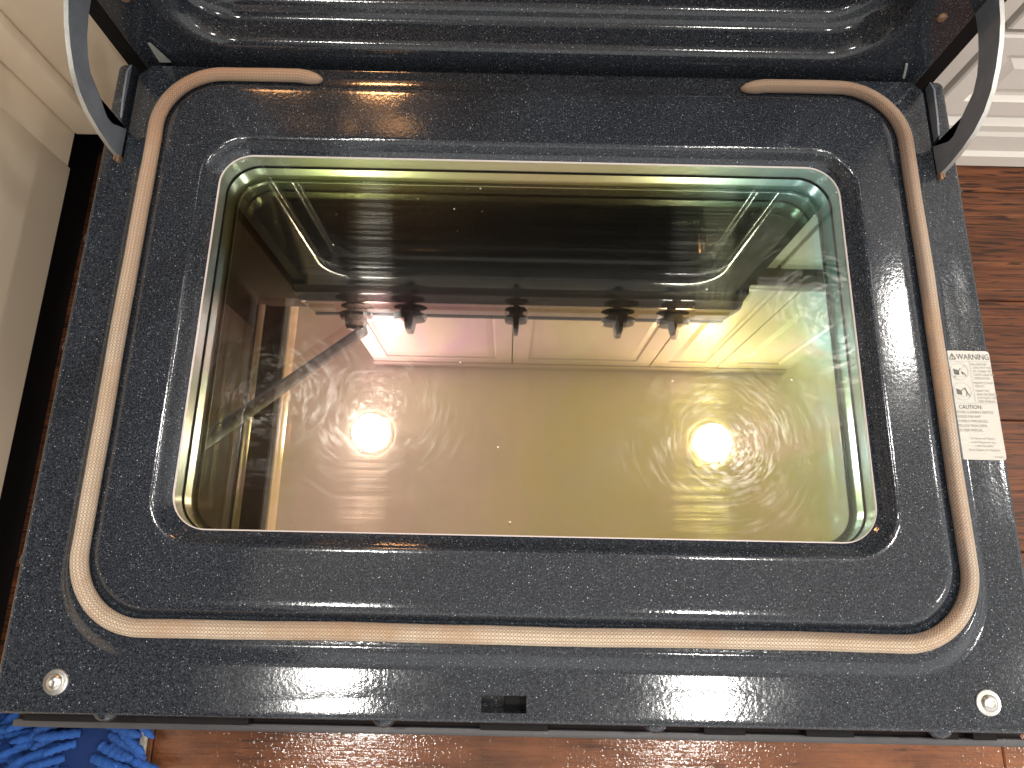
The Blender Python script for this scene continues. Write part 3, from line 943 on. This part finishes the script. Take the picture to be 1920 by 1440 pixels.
t = thing('wall_cabinet', (.36, .53, 1.05), 'row of white wall cabinets over the range, seen mirrored in the glass', 'cabinet', 'wall cabinets')
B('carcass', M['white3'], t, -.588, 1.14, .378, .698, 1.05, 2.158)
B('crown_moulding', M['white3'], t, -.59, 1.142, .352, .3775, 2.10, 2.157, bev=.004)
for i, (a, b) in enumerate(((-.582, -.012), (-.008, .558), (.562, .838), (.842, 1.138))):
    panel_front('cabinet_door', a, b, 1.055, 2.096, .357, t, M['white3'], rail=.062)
t = thing('wall_shelf', (-.9, -.1, 1.05), 'dark brown wooden shelf above the left counter, mirrored as a dark strip', 'shelf')
B('board', M['brown'], t, -1.15, -.582, -.66, .35, 1.052, 1.075, bev=.002)
B('edge_strip', M['white'], t, -.5818, -.577, -.66, .35, 1.045, 1.10, bev=.001)
t = thing('pole', (-.4816, -.401, .219), 'grey metal pole leaning from left cabinet to range knobs, mirrored as slanting bar', 'pole')
bm = bmesh.new()
tube(bm, [(-.2810, -.0420, .5660), (-.4826, -.3900, .2190)], .0098, 16)
fin('shaft', bm, M['arm'], t)
bm = bmesh.new()
tube(bm, [(-.2780, -.0368, .5712), (-.2812, -.0424, .5656)], .0110, 16)
fin('end_cap', bm, M['black'], t)

# ------------------------------------------------------------------ mop
t = thing('mop', (-.50, -.68, FZ), 'blue chenille mop pad lying on the wet floor under the door edge', 'mop')
bm = bmesh.new()
box(bm, -.86, -.392, -.80, -.555, FZ + .001, FZ + .006, bev=.001)
fin('backing_pad', bm, M['backing'], t)
bm = bmesh.new()
vr = loft(bm, [[(x, y, FZ + z) for x, y in rring(-.858 + i, -.398 - i, -.796 + i, -.56 - i, .02, 5)] for i, z in ((0, .006), (.001, .010), (.02, .018), (.05, .022))])
bm.faces.new(vr[-1])
fin('pad', bm, M['pad'], t)
noodles = []
for v in range(5):
    bm = bmesh.new()
    ln = .030 + .0035 * v
    bend = (random.uniform(-.006, .006), random.uniform(-.006, .006))
    prof = []
    NN = 15
    for i in range(NN):
        s = i / (NN - 1)
        rr = .0042 * (1 + .16 * math.sin(i * 2.1 + v))
        if s > .72:
            rr *= math.sqrt(max(.03, 1 - ((s - .72) / .29) ** 2))
        prof.append(((bend[0] * s * s, bend[1] * s * s, s * ln), rr))
    rings = [[(c[0] + r * math.cos(2 * math.pi * k / 8), c[1] + r * math.sin(2 * math.pi * k / 8), c[2]) for k in range(8)] for c, r in prof]
    vr = loft(bm, rings); bm.faces.new(vr[-1])
    bmesh.ops.recalc_face_normals(bm, faces=bm.faces)
    for f in bm.faces:
        f.smooth = True
    me = bpy.data.meshes.new('noodle'); bm.to_mesh(me); bm.free()
    me.materials.append(M['chenille'])
    noodles.append(me)
root = Vector(t.location)
for iy in range(19):
    for ix in range(19):
        x = -.640 + ix * .0140 + (iy % 2) * .0070 + random.uniform(-.003, .003)
        y = -.775 + iy * .0112 + random.uniform(-.0015, .0015)
        if x > -.402:
            continue
        ridge = -.446 + .10 * (y + .66) * .4
        if abs(x - ridge) < .005:
            continue
        if x < ridge:
            d = Vector((-1.0, random.uniform(-.30, .15) - .1, random.uniform(.35, .85)))
        else:
            k = (x - ridge) / .05
            d = Vector((1.0, random.uniform(-.85, -.05), random.uniform(.15, .6) - .22 * k))
        o = link('noodle', random.choice(noodles), t)
        o.matrix_parent_inverse = Matrix.Identity(4)
        o.rotation_mode = 'QUATERNION'
        o.rotation_quaternion = d.to_track_quat('Z', 'X')
        o.location = Vector((x, y, FZ + ZD + .014 + .010 * max(0, 1 - abs(x - ridge) / .08))) - root
        sc = random.uniform(.85, 1.12)
        o.scale = (sc, sc, sc * random.uniform(.9, 1.15))
